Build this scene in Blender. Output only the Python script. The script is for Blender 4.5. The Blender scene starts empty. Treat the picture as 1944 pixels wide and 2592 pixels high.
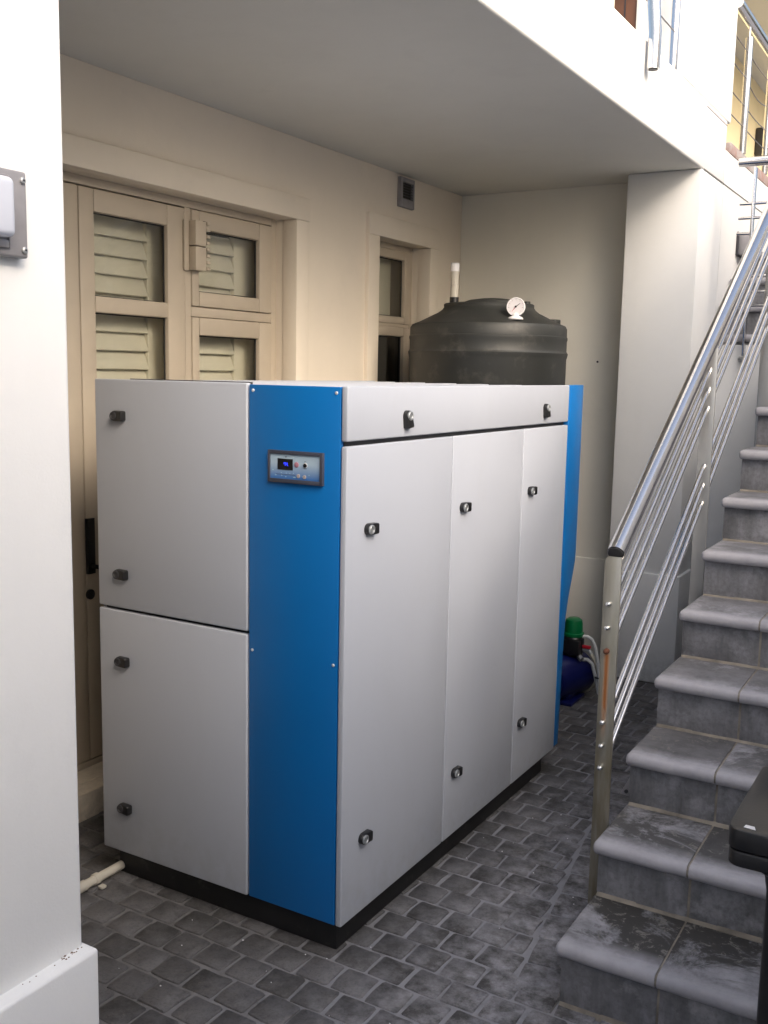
import bpy, bmesh, math, random
from mathutils import Vector, Matrix
R = math.radians
random.seed(7)
sc = bpy.context.scene
col = sc.collection

# ------------------------------------------------------------------ camera
cam_d = bpy.data.cameras.new('camera')
cam = bpy.data.objects.new('camera', cam_d); col.objects.link(cam)
cam_d.sensor_fit = 'AUTO'; cam_d.sensor_width = 36.0
cam_d.lens = 36.0 * 2544.4 / 2592.0
cam_d.clip_start = 0.02; cam_d.clip_end = 500
fw = Vector((-0.50438301, 0.85225181, -0.13879709))
rt = Vector((0.85905289, 0.51152819, 0.01915851))
up = rt.cross(fw)
m = Matrix((rt, up, -fw)).transposed().to_4x4()
m.translation = Vector((1.439, -2.2318, 1.6598))
cam.matrix_world = m
sc.camera = cam

# ------------------------------------------------------------------ sky, sun, exposure
SUN_EL, SUN_AZ = R(33), R(116)           # azimuth from +Y towards +X
world = bpy.data.worlds.new('World'); sc.world = world; world.use_nodes = True
wn = world.node_tree.nodes; wl = world.node_tree.links
sky = wn.new('ShaderNodeTexSky'); sky.sky_type = 'NISHITA'; sky.sun_disc = False
sky.sun_elevation = SUN_EL; sky.sun_rotation = SUN_AZ
sky.air_density = 1.0; sky.dust_density = 7.0; sky.ozone_density = 1.0
bg = wn['Background']; bg.inputs['Strength'].default_value = 0.15
hs = wn.new('ShaderNodeHueSaturation'); hs.inputs['Saturation'].default_value = .95     # thin overcast
wl.new(sky.outputs['Color'], hs.inputs['Color']); wl.new(hs.outputs['Color'], bg.inputs['Color'])
sun_d = bpy.data.lights.new('sun', 'SUN'); sun_d.energy = 0.8; sun_d.angle = R(70)
sun_d.color = (1.0, 0.985, 0.97)
sun = bpy.data.objects.new('sun', sun_d); col.objects.link(sun)
sd = Vector((math.sin(SUN_AZ) * math.cos(SUN_EL), math.cos(SUN_AZ) * math.cos(SUN_EL), math.sin(SUN_EL)))
sun.rotation_euler = sd.to_track_quat('Z', 'Y').to_euler()
sun.location = (3, 0, 9)
sc.view_settings.view_transform = 'Standard'; sc.view_settings.look = 'None'
sc.view_settings.gamma = 1.0; sc.view_settings.use_curve_mapping = False
sc.view_settings.exposure = 1.07

# ------------------------------------------------------------------ materials
def new_mat(name):
    M = bpy.data.materials.new(name); M.use_nodes = True
    nt = M.node_tree
    return M, nt, nt.nodes['Principled BSDF']

def mix(nt, fac, a, b, mode='MIX'):
    n = nt.nodes.new('ShaderNodeMix'); n.data_type = 'RGBA'; n.blend_type = mode
    for s, v in ((n.inputs[0], fac), (n.inputs[6], a), (n.inputs[7], b)):
        if hasattr(v, 'is_output'): nt.links.new(v, s)
        elif isinstance(v, (int, float)): s.default_value = v
        else: s.default_value = (*v, 1) if len(v) == 3 else v
    return n.outputs[2]

def noise(nt, scale, detail=4, rough=.55, vec=None, stretch=None, dist=0):
    n = nt.nodes.new('ShaderNodeTexNoise'); n.inputs['Scale'].default_value = scale
    n.inputs['Detail'].default_value = detail; n.inputs['Roughness'].default_value = rough
    n.inputs['Distortion'].default_value = dist
    if vec is None:
        g = nt.nodes.new('ShaderNodeNewGeometry'); vec = g.outputs['Position']
    if stretch:
        mp = nt.nodes.new('ShaderNodeMapping'); mp.inputs['Scale'].default_value = stretch
        nt.links.new(vec, mp.inputs['Vector']); vec = mp.outputs['Vector']
    nt.links.new(vec, n.inputs['Vector'])
    return n.outputs['Fac']

def ramp(nt, fac, lo, hi, a=0.0, b=1.0):
    n = nt.nodes.new('ShaderNodeMapRange'); n.clamp = True
    n.inputs['From Min'].default_value = lo; n.inputs['From Max'].default_value = hi
    n.inputs['To Min'].default_value = a; n.inputs['To Max'].default_value = b
    nt.links.new(fac, n.inputs['Value']); return n.outputs['Result']

def math_node(nt, op, a, b=None):
    n = nt.nodes.new('ShaderNodeMath'); n.operation = op
    for i, v in enumerate((a, b)):
        if v is None: continue
        if hasattr(v, 'is_output'): nt.links.new(v, n.inputs[i])
        else: n.inputs[i].default_value = v
    return n.outputs[0]

def bump(nt, bsdf, h, strength=.2, dist=.002):
    n = nt.nodes.new('ShaderNodeBump'); n.inputs['Strength'].default_value = strength
    n.inputs['Distance'].default_value = dist
    nt.links.new(h, n.inputs['Height']); nt.links.new(n.outputs['Normal'], bsdf.inputs['Normal'])

def simple(name, c, rough=.5, metal=0, var=.06, vscale=3, bs=0, bscale=60, spec=.5, dirt=None, coat=0):
    M, nt, b = new_mat(name)
    b.inputs['Roughness'].default_value = rough; b.inputs['Metallic'].default_value = metal
    b.inputs['Specular IOR Level'].default_value = spec
    if coat: b.inputs['Coat Weight'].default_value = coat
    f = ramp(nt, noise(nt, vscale, 5), .3, .7)
    lo = tuple(x * (1 - var) for x in c); hi = tuple(min(1, x * (1 + var)) for x in c)
    out = mix(nt, f, lo, hi)
    if dirt:
        dc, lo_, hi_, ds = dirt
        out = mix(nt, ramp(nt, noise(nt, ds, 8, .65), lo_, hi_), out, dc)
    nt.links.new(out, b.inputs['Base Color'])
    if bs: bump(nt, b, noise(nt, bscale, 3), bs)
    return M

def plaster(name, c, streak=.06):
    M, nt, b = new_mat(name); b.inputs['Roughness'].default_value = .75
    b.inputs['Specular IOR Level'].default_value = .25
    f = ramp(nt, noise(nt, 1.3, 6, .6), .3, .7)
    out = mix(nt, f, tuple(x * .955 for x in c), tuple(min(1, x * 1.03) for x in c))
    s = ramp(nt, noise(nt, 5, 5, .6, stretch=(1, 1, .12)), .5, .8, 0, streak)
    out = mix(nt, s, out, tuple(x * .55 for x in c))
    g = nt.nodes.new('ShaderNodeNewGeometry'); sp = nt.nodes.new('ShaderNodeSeparateXYZ'); nt.links.new(g.outputs['Position'], sp.inputs[0])
    spl = math_node(nt, 'MULTIPLY', ramp(nt, sp.outputs['Z'], .22, .0), ramp(nt, noise(nt, 30, 7, .7), .38, .62))
    out = mix(nt, math_node(nt, 'MULTIPLY', spl, .45), out, tuple(x * .4 for x in c))
    out = mix(nt, ramp(nt, noise(nt, 3.2, 9, .72, dist=.5), .58, .72, 0, .10), out, tuple(x * .6 for x in c))
    nt.links.new(out, b.inputs['Base Color'])
    h = math_node(nt, 'ADD', noise(nt, 220, 3), math_node(nt, 'MULTIPLY', noise(nt, 14, 4), 2.5))
    bump(nt, b, h, .22, .0025)
    return M

M_white = plaster('white_plaster', (.79, .79, .78))
M_cream = plaster('cream_plaster', (.74, .665, .56))
M_palecream = plaster('pale_cream_plaster', (.79, .765, .69))  # the end wall's own paler cream
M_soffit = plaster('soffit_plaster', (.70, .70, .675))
M_yellow = plaster('yellow_plaster', (.86, .74, .47))
M_frame = simple('beige_frame_paint', (.47, .405, .32), .45, var=.05, vscale=6)
def cab_mat():
    M, nt, b = new_mat('light_grey_powder_coat'); b.inputs['Specular IOR Level'].default_value = .5
    g = nt.nodes.new('ShaderNodeNewGeometry'); sp = nt.nodes.new('ShaderNodeSeparateXYZ'); nt.links.new(g.outputs['Position'], sp.inputs[0])
    c = mix(nt, ramp(nt, noise(nt, 2, 5), .3, .7), (.415, .442, .500), (.430, .458, .516))
    dust = math_node(nt, 'MULTIPLY', ramp(nt, sp.outputs['Z'], .30, .10), ramp(nt, noise(nt, 18, 8, .7), .38, .7))
    c = mix(nt, math_node(nt, 'MULTIPLY', dust, .30), c, (.25, .235, .21))
    wipe = ramp(nt, noise(nt, 5, 8, .7, stretch=(1, 1, .35), dist=.8), .5, .75)
    c = mix(nt, math_node(nt, 'MULTIPLY', wipe, .07), c, (.30, .29, .28))
    nt.links.new(c, b.inputs['Base Color'])
    nt.links.new(ramp(nt, noise(nt, 4, 7, .65), .3, .7, .36, .50), b.inputs['Roughness'])
    bump(nt, b, math_node(nt, 'ADD', noise(nt, 420, 3), math_node(nt, 'MULTIPLY', noise(nt, 3.5, 2), 6)), .13, .002)
    return M
M_cab = cab_mat()
M_blue = simple('blue_powder_coat', (.002, .14, .43), .36, var=.04, vscale=2, bs=.12, bscale=420)
M_dark = simple('dark_grey_metal', (.035, .035, .04), .5)
M_black = simple('black_plastic', (.011, .011, .012), .33, var=.2, vscale=20, bs=.1, bscale=200)
M_plinth = simple('black_steel', (.010, .010, .011), .55, var=.2, vscale=9, dirt=((.05, .047, .042), .58, .75, 14))
M_gasket = simple('rubber_gasket', (.02, .02, .02), .6)
M_chrome = simple('chrome', (.72, .73, .74), .18, 1, var=.04)
M_lock = simple('dull_zinc', (.40, .42, .43), .42, .7, var=.06)
M_screw = simple('bright_screw', (.85, .85, .85), .35, .6)
M_galv = simple('galvanised_steel', (.42, .43, .44), .45, .8, var=.1, vscale=30)
M_pvc = simple('white_pvc', (.55, .52, .45), .4, dirt=((.35, .30, .24), .56, .8, 18))
M_tank = simple('dark_polyethylene', (.027, .029, .028), .5, var=.15, vscale=5, bs=.15, bscale=90, dirt=((.10, .095, .085), .55, .85, 9))
M_shutter = simple('white_shutter_paint', (.82, .79, .70), .4)
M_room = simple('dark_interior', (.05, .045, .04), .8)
M_green = simple('green_plastic', (.0, .13, .04), .35)
M_pump = simple('dark_blue_enamel', (.004, .007, .07), .28, var=.1, vscale=12)
M_red = simple('red_plastic', (.45, .015, .03), .4)
M_hose = simple('white_hose', (.55, .57, .57), .4)
M_paperw = simple('white_enamel', (.80, .79, .80), .4)
M_wood = simple('brown_timber', (.13, .055, .028), .5, var=.25, vscale=7)
M_lampgrey = simple('grey_cast_metal', (.30, .29, .30), .5, .3, var=.08, vscale=25)
M_lens = simple('frosted_diffuser', (.55, .58, .66), .22, var=.03)
M_cable = simple('steel_cable', (.18, .17, .18), .4, .6)
M_joint = simple('groove_shade', (.12, .11, .11), .8)  # dark tone painted for the shade inside the wall grooves
M_rusty = simple('rust', (.10, .035, .018), .85, var=.5, vscale=80, bs=.4, bscale=200)
M_fascia = simple('weathered_steel', (.40, .38, .37), .6, .1, var=.1, vscale=7, dirt=((.33, .15, .12), .45, .6, 2.2))

def steel(name, c, rough):
    M, nt, b = new_mat(name); b.inputs['Metallic'].default_value = 1
    b.inputs['Roughness'].default_value = rough
    b.inputs['Base Color'].default_value = (*c, 1)
    return M
M_steel = steel('brushed_stainless', (.72, .71, .71), .17); M_flat = steel('satin_flat_bar', (.50, .495, .475), .42)

def post_steel():
    M, nt, b = new_mat('stained_stainless'); b.inputs['Metallic'].default_value = .85
    b.inputs['Roughness'].default_value = .42
    g = nt.nodes.new('ShaderNodeNewGeometry'); sp = nt.nodes.new('ShaderNodeSeparateXYZ')
    nt.links.new(g.outputs['Position'], sp.inputs[0])
    z = sp.outputs['Z']; x = sp.outputs['X']
    base = mix(nt, ramp(nt, noise(nt, 7, 6, .6, stretch=(3, 3, .6)), .3, .75), (.50, .48, .43), (.36, .34, .26))
    # yellow tea-staining low down on the bar, rust run below the third nut
    tea = math_node(nt, 'MULTIPLY', ramp(nt, z, .92, .5), ramp(nt, noise(nt, 12, 6, .6, stretch=(4, 4, .5)), .25, .6))
    base = mix(nt, math_node(nt, 'MULTIPLY', tea, .55), base, (.22, .17, .07))
    run = math_node(nt, 'MULTIPLY', ramp(nt, math_node(nt, 'ABSOLUTE', math_node(nt, 'SUBTRACT', x, .5665)), .0115, .002),
                    math_node(nt, 'MULTIPLY', ramp(nt, z, .60, .70), ramp(nt, z, .878, .862)))
    run = math_node(nt, 'MULTIPLY', run, ramp(nt, noise(nt, 30, 6, .7, stretch=(3, 3, .35)), .28, .5))
    base = mix(nt, run, base, (.30, .105, .022))
    nt.links.new(base, b.inputs['Base Color'])
    nt.links.new(ramp(nt, run, 0, .6, .85, .1), b.inputs['Metallic'])
    return M
M_post = post_steel()

def paver_mat():
    M, nt, b = new_mat('grey_cobble')
    oi = nt.nodes.new('ShaderNodeObjectInfo')
    base = mix(nt, oi.outputs['Random'], (.040, .038, .037), (.140, .137, .142))
    base = mix(nt, ramp(nt, noise(nt, 40, 8, .7), .35, .75, 0, .7), base, (.14, .135, .135))
    base = mix(nt, ramp(nt, noise(nt, 120, 4, .6), .5, .75, 0, .6), base, (.028, .027, .027))
    base = mix(nt, ramp(nt, noise(nt, 2.6, 6, .65), .34, .62), mix(nt, .55, base, (.022, .020, .018)), base)
    base = mix(nt, math_node(nt, 'MULTIPLY', ramp(nt, noise(nt, 19, 6, .7, dist=1.2), .55, .72), .55), base, (.034, .033, .032))
    # salt bloom: patchy, stronger along the open lane beside the stair
    g = nt.nodes.new('ShaderNodeNewGeometry'); sp = nt.nodes.new('ShaderNodeSeparateXYZ')
    nt.links.new(g.outputs['Position'], sp.inputs[0])
    lane = ramp(nt, sp.outputs['X'], .0, .42, .15, .95)
    bl = math_node(nt, 'MULTIPLY', ramp(nt, noise(nt, 12, 9, .72), .41, .66), lane)
    base = mix(nt, bl, base, (.36, .355, .38))
    nt.links.new(base, b.inputs['Base Color'])
    b.inputs['Roughness'].default_value = .72
    bump(nt, b, math_node(nt, 'ADD', noise(nt, 150, 6, .65), math_node(nt, 'MULTIPLY', noise(nt, 28, 5, .6), 2.0)), .6, .004)
    return M
M_paver = paver_mat()
def sand_mat():
    M, nt, b = new_mat('joint_sand'); b.inputs['Roughness'].default_value = .9
    g = nt.nodes.new('ShaderNodeNewGeometry'); sp = nt.nodes.new('ShaderNodeSeparateXYZ')
    nt.links.new(g.outputs['Position'], sp.inputs[0])
    base = mix(nt, ramp(nt, noise(nt, 16, 6, .65), .3, .7), (.075, .073, .07), (.16, .155, .155))
    bl = math_node(nt, 'MULTIPLY', ramp(nt, sp.outputs['X'], -.45, .2, .15, 1), ramp(nt, noise(nt, 7, 8, .7), .28, .5))
    base = mix(nt, bl, base, (.25, .25, .27))
    nt.links.new(base, b.inputs['Base Color']); bump(nt, b, noise(nt, 300, 3), .5)
    return M
M_sand = sand_mat()
M_conc = simple('pale_concrete_edging', (.135, .132, .128), .85, var=.25, vscale=12, bs=.3, bscale=160)

def stair_mat(name, tread):
    M, nt, b = new_mat(name)
    b.inputs['Roughness'].default_value = .7
    oi = nt.nodes.new('ShaderNodeObjectInfo')
    base = mix(nt, ramp(nt, noise(nt, 6, 7, .62), .3, .7), (.14, .14, .15), (.31, .31, .33))
    base = mix(nt, ramp(nt, noise(nt, 70, 6, .7), .45, .75, 0, .5), base, (.06, .06, .06))
    tc = nt.nodes.new('ShaderNodeTexCoord')
    if tread:
        sp = nt.nodes.new('ShaderNodeSeparateXYZ'); nt.links.new(tc.outputs['Object'], sp.inputs[0])
        g = nt.nodes.new('ShaderNodeNewGeometry')
        ofs = nt.nodes.new('ShaderNodeVectorMath'); ofs.operation = 'ADD'
        cmb = nt.nodes.new('ShaderNodeCombineXYZ')
        nt.links.new(math_node(nt, 'MULTIPLY', oi.outputs['Random'], 7), cmb.inputs[2])
        nt.links.new(g.outputs['Position'], ofs.inputs[0]); nt.links.new(cmb.outputs[0], ofs.inputs[1])
        big = noise(nt, 4.2, 10, .74, vec=ofs.outputs[0], dist=.6)
        low = ramp(nt, sp.outputs['Z'], -3.0, 3.0)
        edge = ramp(nt, sp.outputs['Y'], .045, .10)          # worn, pale nosing in front of the stain
        gz = nt.nodes.new('ShaderNodeSeparateXYZ'); nt.links.new(g.outputs['Position'], gz.inputs[0])
        steps = ramp(nt, gz.outputs['Z'], .25, .80, 1.0, .35)  # the lowest treads are the dirtiest
        st = math_node(nt, 'MULTIPLY', math_node(nt, 'MULTIPLY', ramp(nt, big, .40, .48), edge), steps)
        pale = math_node(nt, 'MULTIPLY', ramp(nt, noise(nt, 11, 8, .7, vec=ofs.outputs[0]), .42, .66), .7)
        base = mix(nt, pale, base, (.38, .37, .40))
        base = mix(nt, math_node(nt, 'MULTIPLY', ramp(nt, sp.outputs['Y'], .06, .02), .6), base, (.42, .41, .44))
        base = mix(nt, st, base, (.044, .042, .040))
        flake = math_node(nt, 'MULTIPLY', ramp(nt, noise(nt, 24, 8, .75, vec=ofs.outputs[0], dist=1.0), .56, .60), st)
        base = mix(nt, math_node(nt, 'MULTIPLY', flake, .8), base, (.20, .19, .175))
    else:
        run = ramp(nt, noise(nt, 14, 7, .65, stretch=(1, 1, .22)), .42, .7, 0, .75)
        base = mix(nt, run, base, (.065, .065, .065))
        base = mix(nt, ramp(nt, noise(nt, 8, 8, .7), .56, .72, 0, .7), base, (.38, .38, .40))
    nt.links.new(base, b.inputs['Base Color'])
    bump(nt, b, noise(nt, 90, 6, .65), .35, .002)
    return M
M_tread = stair_mat('worn_grey_stone', True)
M_riser = stair_mat('stained_grey_stone', False)
M_grout = simple('buff_grout', (.23, .205, .17), .9, var=.35, vscale=14, bs=.3, bscale=200)

def glass(name='window_glass', tc=(.90, .90, .87)):
    M, nt, b = new_mat(name); nt.nodes.remove(b)
    out = nt.nodes['Material Output']
    t = nt.nodes.new('ShaderNodeBsdfTransparent'); t.inputs[0].default_value = (*tc, 1)
    gl = nt.nodes.new('ShaderNodeBsdfGlossy'); gl.inputs['Roughness'].default_value = .02
    fr = nt.nodes.new('ShaderNodeFresnel'); fr.inputs['IOR'].default_value = 1.5
    mx = nt.nodes.new('ShaderNodeMixShader')
    g = nt.nodes.new('ShaderNodeNewGeometry')
    nt.links.new(math_node(nt, 'MULTIPLY', fr.outputs[0], math_node(nt, 'SUBTRACT', 1.0, g.outputs['Backfacing'])), mx.inputs[0]); nt.links.new(t.outputs[0], mx.inputs[1]); nt.links.new(gl.outputs[0], mx.inputs[2])
    nt.links.new(mx.outputs[0], out.inputs['Surface'])
    return M
M_glass = glass(); M_tint = glass('tinted_glass', (.16, .18, .175))

def emit(name, c, s):
    M, nt, b = new_mat(name); b.inputs['Base Color'].default_value = (0, 0, 0, 1)
    b.inputs['Emission Color'].default_value = (*c, 1); b.inputs['Emission Strength'].default_value = s
    return M
M_digit = emit('blue_led', (.03, .05, 1.0), 1.3)

def faceplate_mat():
    M, nt, b = new_mat('printed_faceplate'); b.inputs['Roughness'].default_value = .4
    g = nt.nodes.new('ShaderNodeNewGeometry'); sp = nt.nodes.new('ShaderNodeSeparateXYZ')
    nt.links.new(g.outputs['Position'], sp.inputs[0])
    f = ramp(nt, sp.outputs['Z'], 1.358, 1.405)
    nt.links.new(mix(nt, f, (.004, .12, .42), (.42, .55, .66)), b.inputs['Base Color'])
    return M
M_face = faceplate_mat()

# ------------------------------------------------------------------ mesh helpers
class MB:
    def __init__(s): s.v = []; s.f = []
    def add(s, vs, fs):
        o = len(s.v); s.v += [tuple(p) for p in vs]; s.f += [tuple(i + o for i in f) for f in fs]; return s
    def box(s, x0, x1, y0, y1, z0, z1):
        return s.add([(x, y, z) for z in (z0, z1) for y in (y0, y1) for x in (x0, x1)],
                     [(0, 2, 3, 1), (4, 5, 7, 6), (0, 1, 5, 4), (2, 6, 7, 3), (0, 4, 6, 2), (1, 3, 7, 5)])
    def prism(s, poly, axis, a, b):
        n = len(poly)
        def P(p, t):
            return {'x': (t, p[0], p[1]), 'y': (p[0], t, p[1]), 'z': (p[0], p[1], t)}[axis]
        vs = [P(p, a) for p in poly] + [P(p, b) for p in poly]
        return s.add(vs, [tuple(range(n))[::-1], tuple(range(n, 2 * n))] + [(i, (i + 1) % n, n + (i + 1) % n, n + i) for i in range(n)])
    def path(s, pts, r, n=14, caps=True):
        pts = [Vector(p) for p in pts]; rings = []
        t0 = (pts[1] - pts[0]).normalized()
        a = t0.orthogonal().normalized()
        for i, p in enumerate(pts):
            t = ((pts[min(i + 1, len(pts) - 1)] - pts[max(i - 1, 0)])).normalized()
            a = (a - t * a.dot(t)).normalized(); b = t.cross(a)
            rr = r[i] if isinstance(r, (list, tuple)) else r
            rings.append([p + (a * math.cos(q) + b * math.sin(q)) * rr for q in [2 * math.pi * k / n for k in range(n)]])
        vs = [v for ring in rings for v in ring]; fs = []
        for i in range(len(pts) - 1):
            for k in range(n):
                fs.append((i * n + k, i * n + (k + 1) % n, (i + 1) * n + (k + 1) % n, (i + 1) * n + k))
        if caps:
            fs.append(tuple(range(n))[::-1]); fs.append(tuple((len(pts) - 1) * n + k for k in range(n)))
        return s.add(vs, fs)
    def lathe(s, prof, c, axis=(0, 0, 1), n=32):
        ax = Vector(axis).normalized(); a = ax.orthogonal().normalized(); b = ax.cross(a); c = Vector(c)
        vs = []; fs = []; m_ = len(prof)
        for (r, h) in prof:
            for k in range(n):
                q = 2 * math.pi * k / n
                vs.append(c + ax * h + (a * math.cos(q) + b * math.sin(q)) * r)
        for i in range(m_ - 1):
            for k in range(n):
                fs.append((i * n + k, i * n + (k + 1) % n, (i + 1) * n + (k + 1) % n, (i + 1) * n + k))
        fs.append(tuple(range(n))[::-1]); fs.append(tuple((m_ - 1) * n + k for k in range(n)))
        return s.add(vs, fs)
    def mesh(s, name, mat, org=(0, 0, 0), bevel=0, seg=2, smooth=True, ang=35, merge=False):
        me = bpy.data.meshes.new(name)
        me.from_pydata([(a - org[0], b - org[1], c - org[2]) for a, b, c in s.v], [], s.f)
        bm = bmesh.new(); bm.from_mesh(me)
        if merge: bmesh.ops.remove_doubles(bm, verts=bm.verts, dist=1e-6)
        bmesh.ops.recalc_face_normals(bm, faces=bm.faces)
        if bevel:
            es = [e for e in bm.edges if len(e.link_faces) == 2 and e.calc_face_angle(0) > R(30)]
            bmesh.ops.bevel(bm, geom=es, offset=bevel, segments=seg, affect='EDGES', profile=.5, clamp_overlap=True)
        bm.to_mesh(me); bm.free()
        if smooth:
            for p in me.polygons: p.use_smooth = True
            me.set_sharp_from_angle(angle=R(ang))
        me.materials.append(mat)
        return me

def wpos(o):
    p = Vector((0, 0, 0))
    while o: p += o.location; o = o.parent
    return p
def link(name, data, parent=None, loc=(0, 0, 0)):
    o = bpy.data.objects.new(name, data); col.objects.link(o)
    o.parent = parent; o.location = loc
    return o
def part(name, mb, mat, parent=None, **k):           # vertices given in world coordinates
    org = wpos(parent) if parent else Vector((0, 0, 0))
    return link(name, mb.mesh(name, mat, org, **k), parent)
def tag(o, label, cat, group=None):
    o['label'] = label; o['category'] = cat
    if group: o['group'] = group
    return o
def thing(name, loc, label, cat, group=None):
    return tag(link(name, None, None, loc), label, cat, group)
def solid(name, mb, mat, label, cat, group=None, **k):
    return tag(part(name, mb, mat, None, **k), label, cat, group)

def wall_grid(mb, xf, xb, y0, y1, z0, z1, holes):
    """wall facing +X with rectangular openings (ya, yb, za, zb), one closed sheet with reveals"""
    ys = sorted({y0, y1} | {h[0] for h in holes} | {h[1] for h in holes})
    zs = sorted({z0, z1} | {h[2] for h in holes} | {h[3] for h in holes})
    def hole(i, j):
        if i < 0 or j < 0 or i >= len(ys) - 1 or j >= len(zs) - 1: return True
        cy, cz = (ys[i] + ys[i + 1]) / 2, (zs[j] + zs[j + 1]) / 2
        return any(h[0] < cy < h[1] and h[2] < cz < h[3] for h in holes)
    for i in range(len(ys) - 1):
        for j in range(len(zs) - 1):
            if hole(i, j): continue
            a, b, c, d = ys[i], ys[i + 1], zs[j], zs[j + 1]
            mb.add([(xf, a, c), (xf, b, c), (xf, b, d), (xf, a, d)], [(0, 1, 2, 3)])
            mb.add([(xb, a, c), (xb, b, c), (xb, b, d), (xb, a, d)], [(3, 2, 1, 0)])
            for di, dj, p, q in ((-1, 0, (a, c), (a, d)), (1, 0, (b, c), (b, d)), (0, -1, (a, c), (b, c)), (0, 1, (a, d), (b, d))):
                if hole(i + di, j + dj):
                    mb.add([(xf, *p), (xf, *q), (xb, *q), (xb, *p)], [(0, 1, 2, 3)])
    return mb

XL, XP, YB, ZC = -1.358, .106, 3.34, 2.706
XR = -1.455                                           # face of the door and window frames
DADO = .603

# ------------------------------------------------------------------ ground sheet
ground = part('ground', MB().box(-30, 30, -30, 30, -.30, -.0042), M_sand); ground['kind'] = 'structure'

# ------------------------------------------------------------------ walls of the recess
w = thing('window_wall', (XL, 1.0, 0), 'long cream plaster wall with the glazed door and small window behind the cabinet', 'wall')
D_OP = (-.26, 1.63, 0.10, 2.344); W_OP = (2.363, 2.926, 1.0, 2.358)
part('plaster', wall_grid(MB(), XL, XL - .30, -4.2, YB + .3, -.2, 2.705, [D_OP, W_OP]), M_cream, w, merge=True)
def surround(mb, op, b, x0, x1, sill=False):
    ya, yb, za, zb = op
    ya += .003; yb -= .003; zb -= .003
    mb.box(x0, x1, ya - b, yb + b, zb, zb + b)
    mb.box(x0, x1, ya - b, ya, za if not sill else za - b, zb); mb.box(x0, x1, yb, yb + b, za if not sill else za - b, zb)
    if sill: mb.box(x0, x1, ya, yb, za - b, za)
    return mb
part('door_surround', surround(MB(), D_OP, .103, XL - .06, XL + .022), M_cream, w, bevel=.004)
part('window_surround', surround(MB(), W_OP, .108, XL - .06, XL + .022, True), M_cream, w, bevel=.004)
part('door_sill', MB().box(XL - .2, XL + .075, -.36, 1.73, -.1, .098), M_cream, w, bevel=.006)
part('dado', MB().box(XL - .02, XL + .018, 1.734, 3.33, 0, DADO), M_cream, w, bevel=.008)
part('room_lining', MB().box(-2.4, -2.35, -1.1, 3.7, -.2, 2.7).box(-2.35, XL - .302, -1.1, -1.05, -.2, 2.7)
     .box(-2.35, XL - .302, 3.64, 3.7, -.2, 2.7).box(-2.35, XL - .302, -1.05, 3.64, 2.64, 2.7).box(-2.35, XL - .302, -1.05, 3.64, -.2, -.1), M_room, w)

# glazed double door with side light
dr = thing('glazed_door', (XR, .43, .1), 'beige framed glazed double door with side light behind the cabinet', 'door')
def frame_rect(mb, x0, x1, ya, yb, za, zb, l, r, b, t):
    mb.box(x0, x1, ya, ya + l, za, zb); mb.box(x0, x1, yb - r, yb, za, zb)
    mb.box(x0, x1, ya + l, yb - r, zb - t, zb); mb.box(x0, x1, ya + l, yb - r, za, za + b)
    return mb
def pane(parent, ya, yb, za, zb, x=XR - .022, m_=None):
    g = part('pane', MB().box(x - .004, x, ya - .006, yb + .006, za - .006, zb + .006), m_ or M_glass, parent, smooth=False)
    part('gasket', frame_rect(MB(), x + .001, x + .007, ya - .004, yb + .004, za - .004, zb + .004, .008, .008, .008, .009), M_gasket, g)
    return g
fm = MB()
fm.box(XR - .07, XR, -.26, -.20, .1, 2.344).box(XR - .07, XR, 1.592, 1.63, .1, 2.344).box(XR - .07, XR, -.20, 1.592, 2.312, 2.344)
fm.box(XR - .07, XR, 1.003, 1.040, .1, 2.312)
fm.box(XR - .07, XR, 1.040, 1.592, 1.872, 1.912).box(XR - .07, XR, -.20, 1.592, .1, .125)
part('door_frame', fm, M_frame, dr, bevel=.003)
def leaf(ya, yb, l, r, name='door_leaf'):
    q = MB().box(XR - .027, XR + .004, ya, ya + l, .13, 2.306).box(XR - .027, XR + .004, yb - r, yb, .13, 2.306)
    for (a, b) in ((2.223, 2.306), (1.857, 1.918), (1.49, 1.55), (1.12, 1.18), (.13, .75)):
        q.box(XR - .027, XR + .004, ya + l, yb - r, a, b)
    o = part(name, q, M_frame, dr, bevel=.006)
    for (a, b) in ((1.918, 2.223), (1.55, 1.857), (1.18, 1.49), (.75, 1.12)):
        pane(o, ya + l, yb - r, a, b)
    return o
lf = leaf(.434, 1.0, .073, .103)
leaf(-.196, .430, .103, .073)
part('handle', MB().box(XR + .0, XR + .016, .432, .468, .87, 1.085).path([(XR + .01, .45, .90), (XR + .055, .45, .90), (XR + .06, .53, .90)], .009, 8), M_black, lf, bevel=.003)
part('keyhole', MB().lathe([(.020, 0), (.020, .008), (.014, .012)], (XR + .004, .445, .79), (1, 0, 0), 14), M_black, lf)
def sash(ya, yb, za, zb, n):
    o = part('sash', frame_rect(MB(), XR - .027, XR + .006, ya, yb, za, zb, .045, .092, .062, .075), M_frame, dr, bevel=.007)
    pane(o, ya + .045, yb - .092, za + .062, zb - .075)
sash(1.042, 1.588, 1.915, 2.309, 1); sash(1.042, 1.588, 1.30, 1.870, 2)
part('lower_panel', MB().box(XR - .05, XR + .002, 1.042, 1.588, .128, 1.27), M_frame, dr, bevel=.006)

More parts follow.
